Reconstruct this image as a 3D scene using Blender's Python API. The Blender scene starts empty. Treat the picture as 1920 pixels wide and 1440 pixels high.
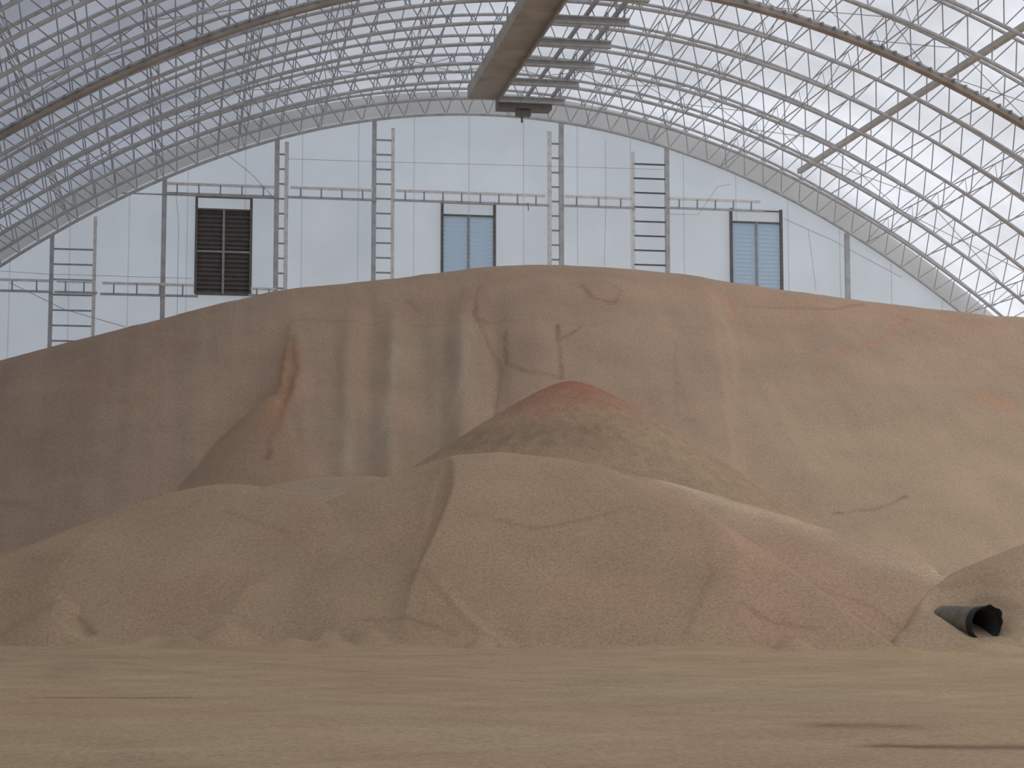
import bpy, math, random
import numpy as np
from mathutils import Vector, Matrix
random.seed(4)
sc = bpy.context.scene
sc.view_settings.view_transform = 'Standard'
sc.view_settings.look = 'None'
COL = bpy.context.collection

# ---------------------------------------------------------------- measured camera
F = 3500.0; TH = math.radians(10.0); PI = math.atan(350 / F); EYE = 1.7
def ray(u, v):
    a = (u - 960) / F; b = (720 - v) / F
    fw = math.cos(PI) - b * math.sin(PI); up = math.sin(PI) + b * math.cos(PI)
    Y = fw * math.cos(TH) - a * math.sin(TH); X = fw * math.sin(TH) + a * math.cos(TH)
    return X / Y, up / Y
def at(u, v, Y):
    kx, kz = ray(u, v)
    return Vector((kx * Y, Y, EYE + kz * Y))
cam = bpy.data.cameras.new("camera"); cam.sensor_width = 36; cam.lens = F / 1920 * 36
cam.clip_end = 500
co = bpy.data.objects.new("camera", cam); COL.objects.link(co)
co.location = (0, 0, EYE); co.rotation_euler = (math.pi / 2 + PI, 0, -TH)
sc.camera = co

# ---------------------------------------------------------------- helpers
def lin(c, k=1.0):
    out = []
    for x in c:
        x = x / 255.0
        x = x / 12.92 if x <= 0.04045 else ((x + 0.055) / 1.055) ** 2.4
        out.append(min(0.95, x * k))
    return out
def mat_base(name):
    m = bpy.data.materials.new(name); m.use_nodes = True
    nt = m.node_tree; nt.nodes.clear()
    return m, nt, nt.nodes, nt.links
def simple(name, c, rough=0.6, metal=0.0, var=0.15, scale=3.0, k=1.0, bump=0.0):
    m, nt, N, L = mat_base(name)
    o = N.new('ShaderNodeOutputMaterial'); p = N.new('ShaderNodeBsdfPrincipled')
    p.inputs['Roughness'].default_value = rough; p.inputs['Metallic'].default_value = metal
    tc = N.new('ShaderNodeTexCoord'); no = N.new('ShaderNodeTexNoise')
    no.inputs['Scale'].default_value = scale; no.inputs['Detail'].default_value = 5
    L.new(tc.outputs['Object'], no.inputs['Vector'])
    r = N.new('ShaderNodeValToRGB'); l = lin(c, k)
    r.color_ramp.elements[0].position = 0.3; r.color_ramp.elements[1].position = 0.7
    r.color_ramp.elements[0].color = [x * (1 - var) for x in l] + [1]
    r.color_ramp.elements[1].color = [min(1, x * (1 + var)) for x in l] + [1]
    L.new(no.outputs['Fac'], r.inputs['Fac']); L.new(r.outputs['Color'], p.inputs['Base Color'])
    L.new(p.outputs['BSDF'], o.inputs['Surface'])
    return m
STEEL = simple("galvanised_steel", (190, 191, 192), 0.55, 0.0)
STEELD = simple("dull_steel", (165, 166, 168), 0.6, 0.0)
STEELL = simple("pale_painted_steel", (234, 232, 228), 0.6)
RUST = simple("brown_weathered_steel", (168, 158, 148), 0.8, 0, 0.25, 1.2)
TAN = simple("dusty_tan_steel", (170, 163, 153), 0.8, 0, 0.2, 0.8)
DARK = simple("dark_frame_steel", (118, 112, 108), 0.6)
RUNGD = simple("dark_rung_steel", (105, 105, 108), 0.6)
BLACK = simple("black_rubber_and_bore_shade", (34, 34, 36), 0.7)  # rubber rim; also paints the shade inside the pipe bore
PIPEM = simple("dusty_grey_plastic_pipe", (118, 110, 97), 0.95, 0, 0.3, 4)
WIRE = simple("wire_grey", (170, 175, 182), 0.6)
LOUD = simple("dark_louvre_slats", (112, 104, 98), 0.7)
BACKD = simple("dark_pane", (104, 97, 92), 0.6)

def fabric(name, trans, diff, wt, nscale, seams=None, cvar=0.12):
    m, nt, N, L = mat_base(name)
    o = N.new('ShaderNodeOutputMaterial')
    t = N.new('ShaderNodeBsdfTranslucent'); d = N.new('ShaderNodeBsdfDiffuse'); mx = N.new('ShaderNodeMixShader')
    mx.inputs[0].default_value = wt
    tc = N.new('ShaderNodeTexCoord'); no = N.new('ShaderNodeTexNoise')
    no.inputs['Scale'].default_value = nscale; no.inputs['Detail'].default_value = 6
    L.new(tc.outputs['Object'], no.inputs['Vector'])
    mr = N.new('ShaderNodeMapRange'); mr.inputs[1].default_value = .35; mr.inputs[2].default_value = .65
    mr.inputs[3].default_value = 1 - cvar; mr.inputs[4].default_value = 1.0
    L.new(no.outputs['Fac'], mr.inputs[0])
    fac = mr.outputs[0]
    if seams:
        sx = N.new('ShaderNodeSeparateXYZ'); L.new(tc.outputs['Object'], sx.inputs[0])
        md = N.new('ShaderNodeMath'); md.operation = 'PINGPONG'; md.inputs[1].default_value = seams[1]
        L.new(sx.outputs[seams[0]], md.inputs[0])
        gt = N.new('ShaderNodeMath'); gt.operation = 'GREATER_THAN'; gt.inputs[1].default_value = 0.03
        L.new(md.outputs[0], gt.inputs[0])
        m2 = N.new('ShaderNodeMapRange'); m2.inputs[3].default_value = 0.78; m2.inputs[4].default_value = 1
        L.new(gt.outputs[0], m2.inputs[0])
        mu = N.new('ShaderNodeMath'); mu.operation = 'MULTIPLY'
        L.new(fac, mu.inputs[0]); L.new(m2.outputs[0], mu.inputs[1]); fac = mu.outputs[0]
    for sh, c in ((t, trans), (d, diff)):
        v = N.new('ShaderNodeVectorMath'); v.operation = 'SCALE'; v.inputs[0].default_value = c
        L.new(fac, v.inputs['Scale']); L.new(v.outputs[0], sh.inputs['Color'])
    L.new(d.outputs[0], mx.inputs[1]); L.new(t.outputs[0], mx.inputs[2]); L.new(mx.outputs[0], o.inputs['Surface'])
    return m
ROOFM = fabric("translucent_roof_membrane", (.84, .87, .92), (.60, .62, .67), 0.6, 0.16, None, 0.26)
WALLM = fabric("white_wall_membrane", (.68, .75, .81), (.80, .83, .86), 0.38, 0.35, (0, 1.45), 0.07)
LOUB = fabric("blue_white_louvre_slats", (.90, .96, 1.0), (.8, .88, .95), 0.6, 1, None, 0)
BACKB = fabric("blue_pane", (.38, .48, .58), (.3, .38, .46), 0.5, 1, None, 0)

class MB:
    def __init__(s): s.v = []; s.f = []
    def quadstrip(s, rings, close=True, caps=True):
        b = len(s.v); n = len(rings[0])
        for r in rings: s.v += [tuple(p) for p in r]
        for i in range(len(rings) - 1):
            for j in range(n if close else n - 1):
                k = (j + 1) % n
                s.f.append((b + i * n + j, b + i * n + k, b + (i + 1) * n + k, b + (i + 1) * n + j))
        if close and caps:
            s.f.append(tuple(b + j for j in reversed(range(n))))
            s.f.append(tuple(b + (len(rings) - 1) * n + j for j in range(n)))
    def path(s, pts, r, n=6):
        pts = [Vector(p) for p in pts]; rings = []
        for i, p in enumerate(pts):
            t = (pts[min(i + 1, len(pts) - 1)] - pts[max(i - 1, 0)]).normalized()
            a = Vector((0, 1, 0)) if abs(t.y) < .9 else Vector((1, 0, 0))
            x = t.cross(a).normalized(); y = t.cross(x).normalized()
            rings.append([p + r * (math.cos(2 * math.pi * j / n) * x + math.sin(2 * math.pi * j / n) * y) for j in range(n)])
        s.quadstrip(rings)
    def tube(s, a, b, r, n=6): s.path([a, b], r, n)
    def beam(s, a, b, w, h):
        a = Vector(a); b = Vector(b); t = (b - a).normalized()
        u = Vector((0, 0, 1)) if abs(t.z) < .9 else Vector((0, 1, 0))
        x = t.cross(u).normalized(); y = x.cross(t).normalized()
        s.quadstrip([[p + x * w / 2 * i + y * h / 2 * j for i, j in ((-1, -1), (1, -1), (1, 1), (-1, 1))] for p in (a, b)])
    def ibeam(s, a, b, w, h, t):
        up = Vector((0, 0, h / 2 - t / 2))
        s.beam(Vector(a) + up, Vector(b) + up, w, t); s.beam(Vector(a) - up, Vector(b) - up, w, t)
        s.beam(a, b, t, h)
    def box(s, c, sx, sy, sz):
        c = Vector(c); s.beam(c - Vector((sx / 2, 0, 0)), c + Vector((sx / 2, 0, 0)), sy, sz)
    def mesh(s, name):
        m = bpy.data.meshes.new(name); m.from_pydata(s.v, [], s.f); m.update(); return m
def add(name, mesh=None, mat=None, parent=None, label=None, cat=None, group=None, kind=None, loc=(0, 0, 0)):
    o = bpy.data.objects.new(name, mesh); COL.objects.link(o)
    if mesh is not None and mat is not None and not mesh.materials: mesh.materials.append(mat)
    o.location = loc
    if parent: o.parent = parent
    if label: o["label"] = label
    if cat: o["category"] = cat
    if group: o["group"] = group
    if kind: o["kind"] = kind
    return o
def copytree(o, loc):
    c = o.copy(); COL.objects.link(c); c.location = loc
    for ch in o.children:
        k = ch.copy(); COL.objects.link(k); k.parent = c
    return c

# ---------------------------------------------------------------- arch profile
RX = 15.3; WY = 95.2; DEP = 1.35
def profile():
    pts = []
    for i in range(0, 131):
        a = 26 * i / 130; pts.append((a, 25.3 - .0146 * a * a))
    f0 = math.atan(2 * .0146 * 26); f1 = math.radians(78); R = 15.43 / (math.cos(f0) - math.cos(f1))
    for i in range(1, 81):
        f = f0 + (f1 - f0) * i / 80
        pts.append((26 + R * (math.sin(f) - math.sin(f0)), 15.43 + R * (math.cos(f) - math.cos(f0))))
    return [(-x, z) for x, z in reversed(pts[1:])] + pts
PR = np.array(profile()); seg = np.hypot(*np.diff(PR, axis=0).T); S = np.concatenate([[0], np.cumsum(seg)])
def lowS(s):
    x = np.interp(s, S, PR[:, 0]); z = np.interp(s, S, PR[:, 1])
    e = .3; x2 = np.interp(s + e, S, PR[:, 0]); z2 = np.interp(s + e, S, PR[:, 1]); x1 = np.interp(s - e, S, PR[:, 0]); z1 = np.interp(s - e, S, PR[:, 1])
    t = np.array([x2 - x1, z2 - z1]); t /= np.hypot(*t)
    return np.array([x, z]), np.array([-t[1], t[0]])
def soff(off): return float(np.interp(off, PR[:, 0], S))
NT = 86
lows = []; ups = []
for i in range(NT + 1):
    p, n = lowS(S[-1] * i / NT); lows.append(p)
for i in range(2 * NT + 1):
    p, n = lowS(S[-1] * i / (2 * NT)); ups.append(p + n * DEP)
V3 = lambda p, y=0: Vector((p[0], y, p[1]))

# roof membrane, gable
mb = MB()
ys = [-6, 20, 45, 60, 75, WY + .05]
shell = [lowS(S[-1] * i / 160)[0] + lowS(S[-1] * i / 160)[1] * (DEP + .14) for i in range(161)]
rows = [[Vector((RX + p[0], y, max(p[1], -.2))) for p in shell] for y in ys]
mb.quadstrip(rows, close=False)
roof = add("ceiling", mb.mesh("ceiling"), ROOFM, kind="structure", label="translucent white fabric vault stretched over arched trusses", cat="roof")
for p in roof.data.polygons: p.use_smooth = True
WINS = [(369, 369, 469, 553, 392, True), (829, 380, 927, 530, 403, False), (1370, 394, 1466, 556, 416, False)]
wr = []
for (u0, v0, u1, v1, vl, tt) in WINS:
    A = at(u0, v0, WY - .12); B = at(u1, v1, WY - .12)
    wr.append((A.x + .02, B.x - .02, B.z + .02, at(u0, vl, WY - .12).z))
sx_ = [RX + p[0] for p in shell]; sz_ = [max(p[1], -.2) for p in shell]
xsx = sorted(set(sx_ + [w[0] for w in wr] + [w[1] for w in wr]))
mb = MB()
for a, b in zip(xsx[:-1], xsx[1:]):
    if b - a < 1e-4: continue
    za = float(np.interp(a, sx_, sz_)); zb = float(np.interp(b, sx_, sz_)); c = (a + b) / 2
    spans = [(-.2, None)]
    for w in wr:
        if w[0] < c < w[1]: spans = [(-.2, w[2]), (w[3], None)]
    for lo, hi in spans:
        k = len(mb.v); mb.v += [(a, WY, lo), (b, WY, lo), (b, WY, zb if hi is None else hi), (a, WY, za if hi is None else hi)]
        mb.f.append((k, k + 1, k + 2, k + 3))
wall = add("wall_back", mb.mesh("wall_back"), WALLM, kind="structure", label="white fabric gable wall with faint vertical seams", cat="wall")

# ---------------------------------------------------------------- trusses
up_m = MB(); up_m.path([V3(p) for p in ups], .075, 8)
lo_m = MB(); lo_m.path([V3(lowS(S[-1] * i / (2 * NT))[0]) for i in range(2 * NT + 1)], .085, 8)
we_m = MB()
for i in range(NT):
    we_m.tube(V3(lows[i]), V3(ups[2 * i + 1]), .028, 5); we_m.tube(V3(ups[2 * i + 1]), V3(lows[i + 1]), .028, 5)
um, lm, wm = up_m.mesh("upper_chord"), lo_m.mesh("lower_chord"), we_m.mesh("web_bracing")
SPC = 3.3; YL = 94.0; NTR = 15
base = None
for k in range(NTR):
    Y = YL - SPC * k
    if base is None:
        base = add("roof_truss", label="arched grey tubular steel lattice truss under the fabric roof", cat="roof truss", group="arched roof trusses", loc=(RX, Y, 0))
        add("upper_chord", um, STEEL, base); add("lower_chord", lm, STEEL, base); add("web_bracing", wm, STEELD, base)
    else:
        copytree(base, (RX, Y, 0))
# brown arched tray on one truss
mb = MB(); YT = YL - SPC * 7
rings = []
for i in range(2 * NT + 1):
    p, nn = lowS(S[-1] * i / (2 * NT))
    rings.append([V3(p + nn * (-.11)) + Vector((0, -.2, 0)), V3(p + nn * (-.11)) + Vector((0, .2, 0)), V3(p + nn * (-.26)) + Vector((0, .2, 0)), V3(p + nn * (-.26)) + Vector((0, -.2, 0))])
mb.quadstrip(rings)
tr = add("arched_cable_tray", label="brown dusty arched cable tray fixed under a roof truss", cat="cable tray", loc=(RX, YT, 0))
add("tray", mb.mesh("tray"), RUST, tr)
mb = MB()
for i in range(0, 2 * NT, 1):
    p, nn = lowS(S[-1] * (i + .5) / (2 * NT))
    mb.beam(V3(p + nn * -.05) + Vector((0, -.3, 0)), V3(p + nn * -.05) + Vector((0, .3, 0)), .09, .12)
add("clamp", mb.mesh("clamp"), RUST, tr, kind="stuff")

# lattice purlins (lengthwise)
Y0 = YL - SPC * (NTR - 1)
a1 = MB(); a1.tube((0, Y0, DEP - .05), (0, YL, DEP - .05), .03)
a2 = MB(); a2.tube((0, Y0, .03), (0, YL, .03), .03)
a3 = MB()
for k in range(NTR - 1):
    y = Y0 + k * SPC
    a3.tube((0, y, 0.03), (0, y + SPC / 2, DEP - .05), .018, 5); a3.tube((0, y + SPC / 2, DEP - .05), (0, y + SPC, 0.03), .018, 5)
m1, m2, m3 = a1.mesh("top_tube"), a2.mesh("bottom_tube"), a3.mesh("zigzag_web")
first = None
for off in (-26, -21, -16.5, -12.5, -8.8, -5.2, 5.2, 8.8, 12.5, 20.5, 26):
    p, nn = lowS(soff(off)); ang = math.atan2(nn[0], nn[1])
    if first is None:
        first = add("lattice_purlin", label="lengthwise grey lattice purlin tying the roof arches together", cat="purlin", group="lengthwise lattice purlins")
        add("top_tube", m1, STEEL, first); add("bottom_tube", m2, STEEL, first); add("zigzag_web", m3, STEELD, first)
        o = first
    else: o = copytree(first, (0, 0, 0))
    o.location = (RX + p[0], 0, p[1]); o.rotation_euler = (0, ang, 0)
pm = MB(); pm.tube((0, Y0, 0), (0, YL, 0), .035); pm = pm.mesh("roof_purlin")
for off in (-28.5, -23.5, -18.7, -14.5, -10.6, -7, -3.7, 0, 3.7, 7, 10.6, 14.4, 18, 23.2, 28.5):
    p, nn = lowS(soff(off)); q = p + nn * (DEP + .06)
    add("roof_purlin", pm, STEEL, label="thin lengthwise steel tube under the roof fabric", cat="purlin", group="plain roof purlins", loc=(RX + q[0], 0, q[1]))
# cross braces
offs = [-26, -21, -16.5, -12.5, -8.8, -5.2, -2.2, 2.2, 5.2, 8.8, 12.5, 15.3, 20.5, 26]
for k in (1, 6):
    ya, yb = YL - SPC * (k + 1), YL - SPC * k
    for i in range(len(offs) - 1):
        P = []
        for off in (offs[i], offs[i + 1]):
            p, nn = lowS(soff(off)); q = p + nn * (DEP + .02); P.append(Vector((RX + q[0], 0, q[1])))
        mb = MB(); ey = lambda p, y: Vector((p.x, y, p.z))
        mb.tube(ey(P[0], ya), ey(P[1], yb), .018, 5); mb.tube(ey(P[1], ya), ey(P[0], yb), .018, 5)
        add("cross_brace", mb.mesh("cross_brace"), STEELD, label="crossed thin steel tie rods between two roof arches", cat="brace", group="roof cross braces")
# lengthwise beam
p, nn = lowS(soff(15.9)); q = p + nn * (DEP - .26)
mb = MB(); mb.beam((RX + q[0], 46, q[1]), (RX + q[0], 92.5, q[1]), .24, .24)
add("lengthwise_beam", mb.mesh("lengthwise_beam"), simple("grey_brown_beam", (194, 188, 180), .8), label="grey-brown box beam running lengthwise under the fabric roof", cat="beam")
# fabric end band above the last arch
mb = MB(); rings = []
for i in range(161):
    p, nn = lowS(S[-1] * i / 160)
    rings.append([V3(p + nn * .3), V3(p + nn * 1.4)])
mb.quadstrip(rings, close=False)
add("trim_1", mb.mesh("trim_1"), fabric("pale_edge_fabric", (.78, .77, .74), (.86, .84, .80), .38, .4, None, .1), kind="structure", label="pale beige fabric edge band following the arch above the gable wall", cat="trim", loc=(RX, 94.8, 0))

# ---------------------------------------------------------------- overhead conveyor
cv = add("overhead_conveyor", label="dusty tan conveyor gallery with cross beams hung below the ridge", cat="conveyor")
mb = MB(); zc = 24.0
mb.beam((13.72, 46, zc + .1), (13.72, 86, zc + .1), 1.4, .12)
mb.beam((13.05, 46, zc + .35), (13.05, 86, zc + .35), .08, .6); mb.beam((14.4, 46, zc + .35), (14.4, 86, zc + .35), .08, .6)
add("trough", mb.mesh("trough"), TAN, cv)
mb = MB(); mb.beam((14.44, 46, zc + .02), (14.44, 86.2, zc + .02), .1, .34)
add("side_plate", mb.mesh("side_plate"), RUST, cv)
cb = MB(); cb.ibeam((14.45, 0, 0), (17.7, 0, 0), .34, .3, .06); cbm = cb.mesh("cross_beam")
hg = MB(); hg.tube((0, 0, 0), (0, 0, 1.5), .04, 6); hgm = hg.mesh("hanger")
for i in range(13):
    y = 85.9 - i * 3.3
    add("cross_beam", cbm, STEEL, cv, loc=(0, y, zc + .05))
    for hx in (13.2, 17.5): add("hanger", hgm, STEELD, cv, loc=(hx, y, zc))
for x in (17.1, 15.9):
    mb = MB(); mb.beam((x, 46, zc + .28), (x, 86, zc + .28), .12, .16)
    add("stringer", mb.mesh("stringer"), STEELD, cv)
mb = MB()
mb.tube((17.3, 46, zc + 1.1), (17.3, 86, zc + 1.1), .03); mb.tube((17.3, 46, zc + .7), (17.3, 86, zc + .7), .025)
for i in range(26): mb.tube((17.3, 46 + i * 1.6, zc + .2), (17.3, 46 + i * 1.6, zc + 1.1), .025, 5)
add("handrail", mb.mesh("handrail"), STEELD, cv)
mb = MB(); mb.beam((14.5, 86.4, zc - .15), (17.1, 86.4, zc - .15), .9, .35); mb.beam((15.4, 86.3, zc - .5), (16.1, 86.3, zc - .5), .3, .3)
mb.tube((15.7, 86.3, zc - .3), (15.7, 86.3, zc - .95), .05)
add("discharge_head", mb.mesh("discharge_head"), DARK, cv)

# ---------------------------------------------------------------- gable framing
WC = 94.55
def col(u0, v0, u1, v1, w0, w1, dark_rungs=False, rung=True):
    A = at(u0, v0, WC)
    zt = 25.3 - .0146 * (A.x - RX) ** 2 + .12
    o = add("wall_column", label="slim grey steel gable column" + (" with ladder-like rungs" if rung else ""), cat="column", group="gable wall columns", loc=(A.x, WC, 0))
    mb = MB(); mb.beam((0, 0, 0), (0, 0, zt), w0, w0); add("post", mb.mesh("post"), STEEL, o)
    if rung:
        B = at(u1, v1, WC); dx = B.x - A.x
        mb = MB(); mb.beam((dx, 0, 6), (dx, 0, B.z + .15), w1, w1); add("rail", mb.mesh("rail"), STEELL, o)
        r = MB(); r.beam((0, 0, 0), (dx, 0, 0), .09, .08); rm = r.mesh("rung")
        z = min(A.z, B.z) - .5
        while z > 9: add("rung", rm, RUNGD if dark_rungs else STEELD, o, loc=(0, -.03, z)); z -= .77
    return o
col(98, 448, 179, 412, .2, .17)
col(309, 335, 0, 0, .24, 0, rung=False)
col(520, 262, 538, 272, .24, .2)
col(702, 236, 737, 246, .22, .17)
col(1052, 240, 1030, 252, .24, .2)
col(1250, 290, 1187, 290, .22, .15, True)
col(1588, 458, 0, 0, .24, 0, rung=False)
def hb(u0, v0, u1, v1, drop=18):
    A = at(u0, v0, WC - .15); B = at(u1, v1, WC - .15); z = (A.z + B.z) / 2; d = drop / F * 95; L = B.x - A.x
    o = add("battened_beam", label="horizontal two-rail steel girt with short battens on the gable wall", cat="beam", group="gable wall girts", loc=(A.x, WC - .17, z))
    mb = MB(); mb.beam((0, 0, 0), (L, 0, 0), .1, .13); add("top_rail", mb.mesh("top_rail"), STEELL, o)
    mb = MB(); mb.beam((-.1, .05, -d), (L + .2, .05, -d), .1, .12); add("bottom_rail", mb.mesh("bottom_rail"), STEEL, o)
    b = MB(); b.beam((0, 0, 0), (0, .03, -d), .07, .07); bm_ = b.mesh("batten")
    n = max(2, int(L / .95))
    for i in range(n): add("batten", bm_, STEELD, o, loc=((i + .5) * L / n, -.03, 0))
hb(312, 343, 514, 352); hb(544, 352, 699, 357); hb(742, 358, 1022, 367); hb(1060, 368, 1184, 373); hb(1256, 373, 1425, 378)
hb(0, 524, 92, 527, 20); hb(192, 529, 364, 537, 20); hb(106, 527, 175, 529, 20); hb(470, 541, 516, 543, 12); hb(-160, 519, -8, 523, 20)
mb = MB(); mb.tube(at(228, 362, WC), at(520, 372, WC), .04)
add("tie_rod", mb.mesh("tie_rod"), STEEL, label="thin steel tie rod along the gable wall", cat="tie rod")
# windows
def window(i, u0, v0, u1, v1, vl, slat, back, transom=False):
    A = at(u0, v0, WY - .12); B = at(u1, v1, WY - .12); w = B.x - A.x; h = A.z - B.z; hl = A.z - at(u0, vl, WY - .12).z
    o = add("window_%d" % i, kind="structure", label="tall louvred opening in a dark frame on the white wall", cat="window", loc=(A.x, WY - .14, A.z))
    mb = MB()
    for x in (0, w): mb.beam((x, 0, .1), (x, 0, -h), .13, .2)
    mb.beam((0, 0, 0), (w, 0, 0), .1, .07); mb.beam((0, 0, -hl), (w, 0, -hl), .14, .09); mb.beam((0, 0, -h), (w, 0, -h), .16, .12)
    add("frame", mb.mesh("frame"), DARK, o)
    mb = MB(); mb.beam((w / 2, -.03, -hl), (w / 2, -.03, -h), .12, .12)
    if transom: mb.beam((0, -.03, -hl - (h - hl) * .5), (w, -.03, -hl - (h - hl) * .5), .1, .1)
    add("mullion", mb.mesh("mullion"), STEELD, o)
    mb = MB(); k = 0
    mb.v = [(0, .12, -h), (w, .12, -h), (w, .12, -hl), (0, .12, -hl)]; mb.f = [(0, 1, 2, 3)]
    add("pane", mb.mesh("pane"), back, o)
    mb = MB(); n = int((h - hl) / .22)
    for k in range(n):
        z = -hl - (k + .5) * (h - hl) / n
        mb.v += [(.05, -.02, z - .065), (w - .05, -.02, z - .065), (w - .05, .06, z + .05), (.05, .06, z + .05)]; mb.f.append((4 * k, 4 * k + 1, 4 * k + 2, 4 * k + 3))
    add("louvre_slats", mb.mesh("louvre_slats"), slat, o)
for i, (u0, v0, u1, v1, vl, tt) in enumerate(WINS):
    window(i + 1, u0, v0, u1, v1, vl, LOUD if i == 0 else LOUB, BACKD if i == 0 else BACKB, tt)
# cables
def cable(pts, r=.022):
    P = [at(u, v, WC - .3) for u, v in pts]; mb = MB(); mb.path(P, r, 5)
    add("cable", mb.mesh("cable"), WIRE, label="thin slack cable strung across the gable wall", cat="cable")
cable([(420, 285), (470, 325), (520, 378)], .016); cable([(18, 530), (120, 580), (235, 613)], .018)
cable([(540, 298), (700, 303), (1040, 312), (1250, 318)], .012); cable([(1250, 402), (1310, 402), (1345, 350), (1370, 345)], .014)
cable([(0, 508), (90, 514), (360, 522)], .012); cable([(1135, 260), (1136, 380), (1133, 500)], .012); cable([(1515, 430), (1522, 480), (1530, 545)], .012)
cable([(330, 362), (335, 420), (332, 590)], .012); cable([(990, 380), (991, 395)], .035)
cable([(1470, 410), (1560, 450), (1690, 520)], .016)

# ---------------------------------------------------------------- heaps
def vn(x, y, s=0.):
    xi = np.floor(x); yi = np.floor(y); fx = x - xi; fy = y - yi
    fx = fx * fx * (3 - 2 * fx); fy = fy * fy * (3 - 2 * fy)
    def h(i, j):
        q = np.sin(i * 127.1 + j * 311.7 + s * 74.7) * 43758.5453; return q - np.floor(q)
    return (h(xi, yi) * (1 - fx) + h(xi + 1, yi) * fx) * (1 - fy) + (h(xi, yi + 1) * (1 - fx) + h(xi + 1, yi + 1) * fx) * fy - .5
def fbm(x, y, s=0., o=4):
    r = 0; a = 1.
    for i in range(o): r = r + a * vn(x, y, s + i * 3.3); x = x * 2.03; y = y * 2.03; a *= .5
    return r
def toe(x): return 43.9 - .38 * x
def twig(x): return .28 * fbm(x / 2.6, x * 0 + 3., 55., 3) + .3 * fbm(x / 6., x * 0 + 1., 56., 2)
SF = .5
def crestpt(u, v, s=SF, back=0.):
    kx, kz = ray(u, v); Y = (43.9 + back + EYE / s) / (1 + .38 * kx - kz / s)
    return kx * Y, Y, EYE + kz * Y
def smooth_interp(x, xs, zs, w=.35):
    r = 0
    for d in (-1, -.5, 0, .5, 1): r = r + np.interp(x + d * w, xs, zs)
    return r / 5
PO = Vector((17.1, 38.25, .55)); PD = Vector((-.17, .985, 0)).normalized(); PL = 1.5
def carve(x, y, h):
    a = np.clip((x - PO.x) * PD.x + (y - PO.y) * PD.y, -1.0, PL - .5)
    d = np.hypot(x - PO.x - a * PD.x, y - PO.y - a * PD.y)
    lim = .29 + np.clip(d - .36, 0, None) * 1.0 + np.clip(a, 0, None) * .28
    k = .2; q = np.clip(.5 + .5 * (h - lim) / k, 0, 1)
    return np.where(d < 5, h * (1 - q) + lim * q - k * q * (1 - q), h)
toes = [(118, 1122, .9), (287, 1190, .6), (425, 1165, 1.1), (612, 1180, .7), (690, 1178, .8), (900, 1195, .5), (1480, 1195, .4)]
def toecones(x, y):
    r = np.full(np.shape(x), -9.)
    for u, v, f in toes:
        cx, cy, cz = crestpt(u, v, .6); cy -= f * .5
        r = np.maximum(r, cz - .62 * (np.sqrt((x - cx) ** 2 + (y - cy) ** 2 + .01) - .1))
    return r
def ridge(sil, back=0., seed=0., creases=(), cones=False, s=SF):
    P = sorted(crestpt(u, v, s, back) for u, v in sil); xs = [p[0] for p in P]; zs = [p[2] for p in P]
    def h(x, y):
        C = smooth_interp(x, xs, zs) - .6 * np.clip(xs[0] - x, 0, None) - .6 * np.clip(x - xs[-1], 0, None)
        Cp = np.maximum(C, .02); t0 = toe(x) + back
        yc = t0 + np.maximum(Cp, .1) / s
        w = np.maximum(yc - t0, .3); d = (yc - y) / w
        d = d + twig(x) * np.clip(d, 0, 1) ** 4 / w
        dd = np.clip(d, 0, 1)
        bul = fbm(x / 3.5, y / 6., seed, 2) * .26
        for (xa, xb, amp, wd, side, sharp) in creases:   # fold line from crest to toe
            xc = xa + (xb - xa) * dd + .25 * np.sin(dd * 7 + seed); q = (x - xc) * side
            bul = bul + amp * np.where(q < 0, np.exp(np.minimum(q, 0) / sharp), np.exp(-np.maximum(q, 0) / wd))
        e = .16; g = 1 - (np.sqrt(d * d + e * e) - e) / (math.sqrt(1 + e * e) - e)
        front = Cp * g + bul * np.sin(math.pi * dd) * np.minimum(Cp, 2) * .5
        dy = y - yc; bk = Cp - .55 * (np.sqrt(dy * dy + .25) - .5)
        r = np.where(d > 0, front, bk)
        r = np.where(C < .02, np.minimum(r, C - .02), r)
        if cones:
            tcn = toecones(x, y); k = .06; q = np.clip(.5 + .5 * (tcn - r) / k, 0, 1); r = r * (1 - q) + tcn * q + k * q * (1 - q)
        r = r + fbm(x * 1.3, y * 1.3, seed + 9) * .03
        return carve(x, y, r)
    return h
def hit(u, v, hf):
    kx, kz = ray(u, v); Y = np.arange(8, 92, .05); z = EYE + kz * Y
    h = hf(kx * Y, Y); i = np.where(h >= z)[0]
    if len(i) == 0: i = [np.argmax(h - z)]
    i = i[0]; return np.array([kx * Y[i], Y[i], z[i]])
def segdist(V, a, b):
    ab = b - a; t = np.clip(((V - a) @ ab) / max(1e-9, ab @ ab), 0, 1)
    return np.linalg.norm(V - a - t[:, None] * ab, axis=1)
KA = 2.75
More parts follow.
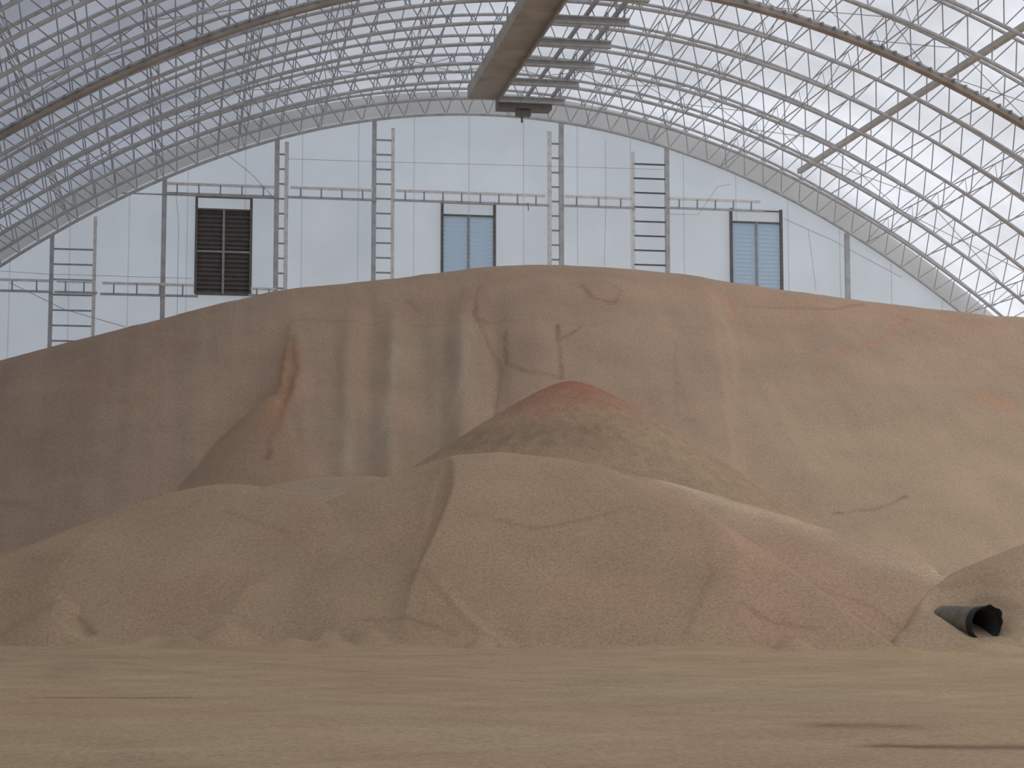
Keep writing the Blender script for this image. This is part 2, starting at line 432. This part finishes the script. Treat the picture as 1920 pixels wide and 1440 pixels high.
def sand_mat():
    m, nt, N, L = mat_base("loose_grain_surface")
    o = N.new('ShaderNodeOutputMaterial'); p = N.new('ShaderNodeBsdfPrincipled'); p.inputs['Roughness'].default_value = .95
    p.inputs['Specular IOR Level'].default_value = .1
    at_ = N.new('ShaderNodeAttribute'); at_.attribute_name = "Col"
    tc = N.new('ShaderNodeTexCoord'); n1 = N.new('ShaderNodeTexNoise'); n1.inputs['Scale'].default_value = 14; n1.inputs['Detail'].default_value = 6; n1.inputs['Roughness'].default_value = .85
    L.new(tc.outputs['Object'], n1.inputs['Vector'])
    mr = N.new('ShaderNodeMapRange'); mr.inputs[1].default_value = .3; mr.inputs[2].default_value = .7; mr.inputs[3].default_value = .66; mr.inputs[4].default_value = 1.34
    L.new(n1.outputs['Fac'], mr.inputs[0])
    n2 = N.new('ShaderNodeTexNoise'); n2.inputs['Scale'].default_value = .5; n2.inputs['Detail'].default_value = 5; L.new(tc.outputs['Object'], n2.inputs['Vector'])
    m2 = N.new('ShaderNodeMapRange'); m2.inputs[1].default_value = .3; m2.inputs[2].default_value = .7; m2.inputs[3].default_value = .95; m2.inputs[4].default_value = 1.05
    L.new(n2.outputs['Fac'], m2.inputs[0])
    mu = N.new('ShaderNodeMath'); mu.operation = 'MULTIPLY'; L.new(mr.outputs[0], mu.inputs[0]); L.new(m2.outputs[0], mu.inputs[1])
    v = N.new('ShaderNodeVectorMath'); v.operation = 'SCALE'; L.new(at_.outputs['Color'], v.inputs[0]); L.new(mu.outputs[0], v.inputs['Scale'])
    L.new(v.outputs[0], p.inputs['Base Color'])
    b = N.new('ShaderNodeBump'); b.inputs['Strength'].default_value = .55; b.inputs['Distance'].default_value = .06
    L.new(n1.outputs['Fac'], b.inputs['Height']); L.new(b.outputs['Normal'], p.inputs['Normal'])
    L.new(p.outputs[0], o.inputs['Surface']); return m
SAND = sand_mat()
def heap(name, hf, xs, ys, base, stains_and_shading, label, cat="grain heap", grad=None, kind=None, minz=-.25):
    X, Y = np.meshgrid(xs, ys); H = hf(X, Y)
    keep = H > minz; Z = np.maximum(H, minz)
    nx = len(xs); ny = len(ys)
    V = np.stack([X.ravel(), Y.ravel(), Z.ravel()], 1)
    k = keep; fk = k[:-1, :-1] | k[1:, :-1] | k[:-1, 1:] | k[1:, 1:]
    j, i = np.where(fk); a = j * nx + i
    Fc = np.stack([a, a + 1, a + nx + 1, a + nx], 1)
    used = np.unique(Fc); remap = np.full(nx * ny, -1); remap[used] = np.arange(len(used))
    V = V[used]; Fc = remap[Fc]
    me = bpy.data.meshes.new(name)
    me.vertices.add(len(V)); me.vertices.foreach_set("co", V.astype(np.float32).ravel())
    me.loops.add(Fc.size); me.loops.foreach_set("vertex_index", Fc.astype(np.int32).ravel())
    me.polygons.add(len(Fc)); me.polygons.foreach_set("loop_start", (np.arange(len(Fc)) * 4).astype(np.int32))
    me.polygons.foreach_set("loop_total", np.full(len(Fc), 4, np.int32))
    me.polygons.foreach_set("use_smooth", np.ones(len(Fc), bool))
    me.update(); me.validate()
    bl = np.array(lin(base, KA)); C = np.tile(bl, (len(V), 1))
    if grad is not None: C = grad(V, C)
    warp = fbm(V[:, 0] * .9 + V[:, 2], V[:, 1] * .9, 5.)[:, None] * np.array([[.5, .2, .35]])
    brk = .75 + .7 * fbm(V[:, 0] * 1.1 + V[:, 2] * .7, V[:, 1] * .8 - V[:, 2], 8.)
    for pts, r, c, st in stains_and_shading:  # strokes hold stains, plus lit edges and shade painted into the colour
        W = [hit(u, v, hf) for u, v in pts]
        VV = V + warp * min(1., r * 1.2 + .15)
        if len(W) == 1: d = np.linalg.norm(VV - W[0], axis=1)
        else:
            d = np.full(len(V), 1e9)
            for q in range(len(W) - 1): d = np.minimum(d, segdist(VV, W[q], W[q + 1]))
        rr = r if r > .35 else max(.085, r * .55)
        w = (st * .9 * np.clip(brk, .25 if r > .2 else .55, 1.1) * np.exp(-(d / rr) ** 2))[:, None]
        cc = np.array(lin(c, KA)); cc = cc * .85 + bl * .15
        C = C * (1 - w) + cc * w
    at_ = me.color_attributes.new("Col", 'FLOAT_COLOR', 'POINT')
    at_.data.foreach_set("color", np.concatenate([C, np.ones((len(C), 1))], 1).astype(np.float32).ravel())
    me.materials.append(SAND)
    return add(name, me, None, label=label, cat=cat, kind=kind)

# --- main heap
YB = 78.
big = [(-200, 735), (0, 676), (100, 650), (200, 624), (310, 596), (420, 568), (540, 541), (660, 531), (800, 515), (890, 503), (940, 498), (1050, 498), (1150, 504), (1290, 515), (1340, 526), (1450, 541), (1600, 563), (1750, 580), (1870, 593), (1920, 595), (2060, 625)]
BP = [at(u, v, YB) for u, v in big]; bxs = [p.x for p in BP]; bzs = [p.z for p in BP]
def xat(u, y): return ray(u, 800)[0] * y
FA = at(515, 735, 69.3)
def fan(x, y):
    dx = x - FA.x - .035 * (FA.y - y); dy = y - FA.y
    return FA.z - .15 - .6 * (np.sqrt(np.where(dx > 0, dx * dx * 9, dx * dx * 2.6) + dy * dy * 1. + .3) - .55) + fbm(x * 1.5, y * 1.5, 23.) * .05
def hbig0(x, y):
    C = smooth_interp(x, bxs, bzs, .5)
    C = C - .75 * np.clip(bxs[0] - x, 0, None) - .8 * np.clip(x - bxs[-1], 0, None)
    d = YB - y; rp = np.clip(d / 3.5, 0, 1)
    t = np.clip((78 - y) / 14, 0, 1.3)
    lm_ = np.clip((xat(1050, 66) - x) / 3, .25, 1)
    sh = fbm(x / 5, y / 18, 2.) * .7 + fbm(x / 1.4, y / 20., 7.) * .28 * lm_
    xs_ = (xat(556, y) * (1 - t) + xat(497, y) * t)
    q = xs_ - x; m = np.clip((d - 3.2) / 4, 0, 1)
    sh = sh + m * 1.5 * np.where(q > 0, (1 - np.exp(-np.maximum(q, 0) / .35)) * np.exp(-np.maximum(q, 0) / 2.8), 0) - m * .6 * np.where(q <= 0, np.exp(np.minimum(q, 0) / 1.5), 0)
    for u, a, w in ((735, .5, .4), (790, -.3, .5), (868, .55, .45), (930, -.35, .4), (1000, .2, .9), (650, .35, .35), (690, -.25, .3), (830, -.2, .3)):
        sh = sh - np.clip((d - 2) / 4, 0, 1) * a * np.exp(-((x - xat(u, y)) / w) ** 2)
    q = x - (xat(1325, y) + t * .9)
    sh = sh + .8 * np.where(q > 0, (1 - np.exp(-np.maximum(q, 0) / .4)) * np.exp(-np.maximum(q, 0) / 5), 0)
    q = x - xat(1120, y); sh = sh - .9 * np.exp(-(q / 5) ** 2)
    dd = d + sh * rp
    fr = C - .67 * (np.sqrt(np.maximum(dd, 0) ** 2 + .5) - .707)
    bk = C - .22 * (np.sqrt(d * d + .5) - .707)
    return np.where(dd > 0, fr, bk) + fbm(x * .9, y * .9, 3.) * .04
def hbig(x, y):
    return np.maximum(hbig0(x, y), fan(x, y))
def gbig(V, C):
    x = V[:, 0]; z = V[:, 2]; y = V[:, 1]
    l = np.clip((xat(560, 66) - x) / 9, 0, 1)[:, None]; C = C * (1 - l) + np.array(lin((118, 100, 85), KA)) * l  # left side toned darker: its shade is put into the colour
    r = np.clip((x - xat(1300, 66)) / 4, 0, 1)[:, None] * np.clip((11 - z) / 4, 0, 1)[:, None]
    C = C * (1 - r) + np.array(lin((127, 110, 91), KA)) * r
    lm_ = np.clip((xat(1050, 66) - x) / 3, .2, 1)
    s = (fbm(x / 4., z / 1.1, 21.) * 0.1 + 1)[:, None]; s2 = (fbm(x / .7, y / 14, 31.) * .12 * lm_ + 1)[:, None]
    C = C * s * s2
    f = np.clip((fan(x, y) - hbig0(x, y)) / .15 + .3, 0, 1)[:, None]
    fc = np.array(lin((116, 96, 77), KA))
    return C * (1 - f * .6) + fc * f * .6
RD = (134, 98, 80); GR = (120, 115, 97); DK = (86, 68, 57); OR = (128, 93, 69)
st_big = [
 ([(540, 650), (528, 740), (495, 800)], .55, OR, .8), ([(500, 740), (440, 800), (400, 850)], .5, (122, 93, 71), .5),
 ([(550, 630), (554, 700), (526, 780), (502, 860)], .25, (88, 62, 46), .8),  # dark streak paints the shade on the left-facing scarp
 ([(735, 640), (725, 740), (715, 850)], .8, GR, .35), ([(870, 620), (845, 740), (830, 830)], 1., GR, .45), ([(800, 600), (790, 700)], .8, GR, .3), ([(640, 780), (655, 860)], .6, GR, .4),
 ([(740, 640), (735, 700), (725, 800)], .3, (138, 126, 107), .7), ([(868, 640), (862, 740), (840, 800)], .3, (138, 128, 109), .7), ([(640, 790), (660, 880)], .28, (134, 121, 103), .7),
 ([(560, 600), (800, 612), (900, 600), (1100, 610), (1330, 618)], .2, (106, 82, 67), .5),
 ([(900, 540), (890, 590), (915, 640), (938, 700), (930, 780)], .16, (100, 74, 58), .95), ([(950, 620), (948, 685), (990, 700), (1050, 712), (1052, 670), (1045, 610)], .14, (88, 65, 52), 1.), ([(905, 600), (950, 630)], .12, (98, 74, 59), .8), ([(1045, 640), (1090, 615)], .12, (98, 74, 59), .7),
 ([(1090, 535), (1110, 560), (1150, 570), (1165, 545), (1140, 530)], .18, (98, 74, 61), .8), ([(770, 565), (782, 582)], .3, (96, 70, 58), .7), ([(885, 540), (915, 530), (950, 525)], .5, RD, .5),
 ([(1150, 540), (1400, 560), (1700, 590), (1850, 610)], 1.1, (136, 107, 90), .55), ([(1370, 560), (1380, 610), (1560, 665), (1650, 640), (1700, 600)], .28, RD, .8), ([(1340, 560), (1375, 640), (1380, 730)], .3, (142, 121, 101), .6),  # last stroke paints the lit edge of the right ridge
 ([(1400, 575), (1560, 580), (1620, 570)], .2, (106, 82, 68), .6), ([(1850, 745), (1890, 760)], .5, (142, 102, 80), .6), ([(1560, 965), (1640, 955), (1700, 930)], .14, (86, 68, 57), .95),
 ([(1265, 640), (1268, 780)], .12, (108, 90, 76), .7), ([(1380, 740), (1600, 700), (1750, 690)], .8, (132, 110, 94), .4), ([(0, 940), (60, 945)], .2, DK, .7),
 ([(250, 660), (150, 760), (60, 860)], 1.2, (106, 88, 75), .4), ([(330, 640), (260, 760)], .5, (124, 96, 78), .5), ([(190, 690), (160, 750)], .5, (120, 94, 78), .4), ([(600, 560), (700, 575), (860, 560)], .8, (128, 103, 86), .5), ([(1340, 800), (1330, 850)], .5, (140, 121, 101), .4),  # last stroke continues the painted lit edge of the right ridge
 ([(20, 960), (120, 900)], .4, (124, 104, 88), .5), ([(1280, 790), (1300, 790)], .12, (100, 82, 68), .6)]
heap("grain_heap", hbig, np.arange(-20, 50.1, .11), np.arange(50, 94.2, .12), (126, 107, 90), st_big, "huge brown grain heap with crusted striped face filling the hall end", grad=gbig)

# --- cone
cx, cy = ray(1072, 716)[0] * 59, 59.; cz = EYE + ray(1072, 716)[1] * 59
def hcone(x, y):
    r = np.hypot(x - cx, y - cy)
    return cz + .02 - .65 * (np.sqrt(r * r + .8) - .894) + .01 * np.clip(r - 7, 0, 9) ** 2 + fbm(x * 1.1, y * 1.1, 41.) * .02 + fbm(x * 4, y * 4, 43., 3) * .015 * np.clip(r - 1.5, 0, 1)
def gcone(V, C):
    z = V[:, 2]; n = fbm(V[:, 0] * 1.2, V[:, 1] * 1.2, 51.) * .15
    w = (np.clip((z + n - (cz - 1.7)) / 1.5, 0, 1) * .8)[:, None]; C = C * (1 - w) + np.array(lin((118, 77, 62), KA)) * w
    n2 = fbm(V[:, 0] * 3, V[:, 1] * 3, 61., 3); w = (np.clip((z - (cz - 3.0) + n) / .8, 0, 1) * np.clip((cz - 1.3 - z - n) / .5, 0, 1) * (.35 + .25 * np.clip(n2 * 2 + .3, 0, 1)) * np.clip((cx + 1.8 - V[:, 0]) / 2, .1, 1))[:, None]
    C = C * (1 - w) + np.array(lin((98, 81, 65), KA)) * w
    return C * (1 + .16 * fbm(V[:, 0] * 5, V[:, 1] * 5, 66., 3))[:, None]
heap("grain_cone", hcone, np.arange(cx - 16, cx + 16, .09), np.arange(45, 74, .09), (122, 104, 84), [], "conical grain pile with a reddish tip and gritty brown band", grad=gcone)

# --- front ridge piles
def gfront(sd, tint=None):
    def g(V, C):
        x, y, z = V.T; s = (fbm(x / 3., z / .7 + y / 9, sd) * .07 + 1)[:, None]
        w = np.clip(fbm(x / 2.5, y / 3.5, sd + 4.) * .8 + .05, 0, .35)[:, None]
        return (C * (1 - w) + np.array(lin((128, 104, 86), KA)) * w) * s
    return g
hR2 = ridge([(900, 920), (1040, 896), (1150, 890), (1210, 894), (1300, 916), (1400, 945), (1500, 976), (1640, 1022), (1740, 1056), (1785, 1078), (1840, 1130), (1900, 1200), (1930, 1245)], back=.6, seed=3.)
heap("grain_pile", hR2, np.arange(4, 21, .08), np.arange(36, 62, .08), (131, 112, 92), [
 ([(1350, 1000), (1500, 1080), (1620, 1160)], .8, (139, 110, 94), .7), ([(1250, 905), (1400, 955), (1600, 1020), (1760, 1078)], .4, (154, 135, 112), .8), ([(1520, 1100), (1640, 1140), (1700, 1190)], .12, (106, 85, 71), .6)],  # middle stroke: light along the crest painted as a paler tone
 "low tan grain pile sloping down beside the pipe", grad=gfront(71.))
hM = ridge([(300, 1250), (400, 1170), (500, 1030), (608, 942), (720, 894), (830, 861), (920, 852), (1010, 857), (1120, 876), (1200, 905), (1300, 955), (1400, 1015), (1500, 1080), (1600, 1150), (1690, 1230)],
           seed=5., creases=((crestpt(845, 860)[0] + .2, crestpt(760, 1100)[0] - .2, .55, 4.5, 1, .28), (crestpt(1290, 940)[0], crestpt(1370, 1100)[0], .2, 2.5, -1, .5)), cones=True)
heap("grain_pile", hM, np.arange(-3, 17.5, .065), np.arange(37, 62, .065), (127, 108, 87), [
 ([(760, 900), (700, 1020), (640, 1180)], 1.3, (114, 96, 78), .45), ([(835, 870), (800, 980), (780, 1060)], .16, (140, 121, 98), .5), ([(780, 1060), (860, 1130), (960, 1215)], .15, (143, 123, 100), .7), ([(790, 1070), (850, 1140), (900, 1190)], .12, (98, 80, 65), .6),  # first stroke paints shade on the left side of the fold
 ([(930, 975), (1010, 992), (1100, 975)], .11, (102, 85, 68), .55), ([(1100, 975), (1180, 950), (1250, 965)], .13, (108, 90, 73), .45),
 ([(1340, 1000), (1420, 1090), (1500, 1180)], 1., (142, 111, 95), .8), ([(1310, 980), (1330, 1080), (1280, 1200)], .2, (109, 92, 76), .55), ([(1050, 1110), (1200, 1120)], .9, (136, 108, 91), .6),
 ([(1390, 1130), (1450, 1165), (1540, 1180)], .13, (106, 84, 70), .7), ([(680, 1165), (760, 1155), (850, 1190)], .14, (99, 81, 66), .7), ([(780, 1070), (800, 1140), (870, 1180)], .35, (115, 96, 79), .5),
 ([(600, 1080), (560, 1180)], .5, (111, 94, 77), .4)],
 "large rounded tan grain pile with crusted creases along its face", grad=gfront(81.))
hL = ridge([(-400, 1150), (-150, 1095), (0, 1045), (100, 1006), (200, 966), (310, 926), (400, 907), (450, 907), (540, 921), (608, 941), (700, 990), (800, 1070), (900, 1170), (960, 1235)], seed=7., cones=True,
           creases=((crestpt(200, 966)[0], crestpt(60, 1100)[0], .15, 2., 1, .8),))
heap("grain_pile", hL, np.arange(-12, 6, .065), np.arange(40, 66, .065), (124, 106, 85), [
 ([(110, 1120), (130, 1180), (200, 1205)], .16, (143, 124, 101), .8), ([(150, 1150), (175, 1190)], .2, (90, 73, 60), .8), ([(60, 1060), (30, 1150)], .9, (107, 91, 75), .5), ([(200, 1020), (400, 960)], .6, (129, 106, 87), .4), ([(420, 960), (540, 1000)], .1, (106, 88, 72), .5), ([(340, 1130), (480, 1130)], .8, (118, 99, 81), .5),  # first two strokes paint the hollow's lit edge and its shade
 ([(420, 1165), (520, 1212)], .13, (143, 123, 101), .7)],  # right edge of the scoop painted pale, as if catching light
 "rounded brown grain pile with small scooped hollows at its toe", grad=gfront(91.))
hS = ridge([(380, 960), (480, 915), (560, 900), (640, 893), (720, 894), (800, 915), (900, 960)], back=4., seed=11.)
heap("grain_pile", hS, np.arange(-3, 9, .1), np.arange(44, 66, .1), (126, 110, 91), [], "low pale grain pile tucked behind larger piles", grad=gfront(95.))
hP = ridge([(1690, 1200), (1740, 1110), (1785, 1077), (1850, 1048), (1920, 1020), (2020, 980), (2150, 950), (2300, 1000), (2450, 1150)], seed=13.)
heap("grain_pile", hP, np.arange(14, 28, .07), np.arange(30, 60, .07), (127, 109, 89), [
 ([(1770, 1100), (1850, 1085), (1910, 1100)], .25, (108, 90, 73), .6), ([(1830, 1130), (1900, 1140)], .3, (94, 76, 61), .6)], "tan grain pile with a drain pipe sticking out of its foot", grad=gfront(97.))

# ---------------------------------------------------------------- pipe
pp = add("drain_pipe", label="short grey plastic pipe with torn black rim in the grain", cat="pipe", loc=PO)
X = Vector((PD.y, -PD.x, 0)); Z = Vector((0, 0, 1)); n = 48
mb = MB(); rings = []
prof = []
s_ = -.02
while s_ < PL:
    prof.append((s_, .37)); prof.append((s_ + .05, .374)); prof.append((s_ + .1, .374)); prof.append((s_ + .14, .37)); s_ += .2
inner = [(PL, .33), (-.02, .33)]
for s_, r in prof + inner + [prof[0]]:
    rings.append([PD * s_ + r * (math.cos(2 * math.pi * j / n) * X + math.sin(2 * math.pi * j / n) * Z) for j in range(n)])
mb.quadstrip(rings, caps=False); body = mb.mesh("pipe_body"); body.materials.append(PIPEM); body.materials.append(BLACK)
nr = len(prof)
for i, f in enumerate(body.polygons):
    if i // n >= nr - 1: f.material_index = 1  # bore faces turned black: shade inside the pipe is painted on
    f.use_smooth = True
add("pipe_body", body, None, pp)
mb = MB(); rings = []
for j in range(n + 1):
    a = 2 * math.pi * (j % n) / n; q = max(0, math.cos(a - 1.0)) ** 3
    w = .05 + .008 * math.sin(5 * a) + q * (.09 + .03 * math.sin(13 * a)); fl = q * (.04 + .03 * math.sin(9 * a + 1))
    d = math.cos(a) * X + math.sin(a) * Z
    rings.append([PD * .12 + d * .39, PD * (-.04) + d * .395, PD * (-.04 - w) + d * (.385 + fl), PD * (-.03 - w) + d * (.36 + fl), PD * 0 + d * .335])
mb.quadstrip(rings, close=False); add("torn_rim", mb.mesh("torn_rim"), BLACK, pp, label="ragged black rubber rim")
mb = MB(); mb.path([PD * PL * .9, PD * (PL * .9 + .02)], .33, 30); add("bore_shade_disc", mb.mesh("bore_shade_disc"), BLACK, pp)  # added black disc stands in for the shade deep in the bore

# ---------------------------------------------------------------- floor
def axis(a, b, c, d, st, big_):
    return np.concatenate([np.arange(a, b, big_), np.arange(b, c, st), np.arange(c, d + .1, big_)])
fx = axis(-60, -8, 22, 90, .09, 2.0); fy = axis(-20, 8, 47, 110, .09, 1.5)
def hfl(x, y):
    e = y - toe(x); sp = np.clip(.35 + 1.4 * fbm(x / 1.7, x * 0 + 2., 77.), 0, 1)
    return fbm(x / 3, y / 3, 15.) * .04 + fbm(x * 1.2, y * 1.2, 16.) * .02 - .02 + .22 * sp * np.exp(-((e - .1) / (.25 + .9 * sp)) ** 2)
def gfl(V, C):
    x, y, z = V.T
    r1 = np.hypot(x - 40, y - 75); r2 = np.hypot(x + 30, y - 90)
    a = fbm(r1 / .6, np.arctan2(y - 75, x - 40) * 6, 17.); b = fbm(r2 / .45, np.arctan2(y - 90, x + 30) * 8, 18.); g = fbm(x * 2, y * 2, 24., 3)
    c = fbm(x / 4, y / 5, 19.)
    C = C * (1 + .11 * a + .1 * b + .1 * g)[:, None]
    w = np.clip(c * .9, 0, .4)[:, None]; C = C * (1 - w) + np.array(lin((129, 106, 86), KA)) * w
    w = np.clip(-c * .9, 0, .4)[:, None]; return C * (1 - w) + np.array(lin((125, 113, 91), KA)) * w
heap("floor", hfl, fx, fy, (130, 111, 88), [
 ([(1560, 1362), (1660, 1364)], .38, (48, 40, 34), .8), ([(1660, 1399), (1920, 1404)], .34, (48, 40, 34), .8), ([(60, 1309), (330, 1309)], .25, (56, 46, 38), .8), ([(1040, 1222), (1600, 1226), (1900, 1236)], .35, (140, 121, 98), .6),
 ([(0, 1240), (500, 1232), (900, 1228)], .5, (109, 93, 75), .5), ([(120, 1240), (110, 1280)], .5, (114, 92, 75), .5), ([(380, 1290), (700, 1340), (1000, 1400)], .7, (126, 116, 94), .5), ([(0, 1420), (400, 1430)], .5, (112, 91, 75), .5),
 ([(300, 1225), (700, 1262), (1200, 1290)], .2, (107, 91, 73), .6), ([(500, 1225), (900, 1250), (1500, 1262)], .15, (142, 124, 101), .6), ([(200, 1240), (600, 1290), (1300, 1340), (1920, 1350)], .18, (112, 95, 76), .5), ([(0, 1290), (500, 1340), (1100, 1430)], .15, (142, 124, 101), .4)],
 "dusty packed floor with faint tyre streaks and dark staining", cat="floor", grad=gfl, kind="structure", minz=-2)

# ---------------------------------------------------------------- light
w = bpy.data.worlds.new("world"); sc.world = w; w.use_nodes = True
bg = w.node_tree.nodes['Background']; bg.inputs[0].default_value = (.83, .89, 1.0, 1); bg.inputs[1].default_value = .64
sl = bpy.data.lights.new("sun", 'SUN'); sl.energy = 4.3; sl.angle = math.radians(3); sl.color = (1, .97, .93)
so = bpy.data.objects.new("sun", sl); COL.objects.link(so); so.location = (60, 60, 60)
el = math.radians(26)
d = -Vector((math.cos(el) * .93, math.cos(el) * .37, math.sin(el)))
so.rotation_euler = d.to_track_quat('-Z', 'Y').to_euler()
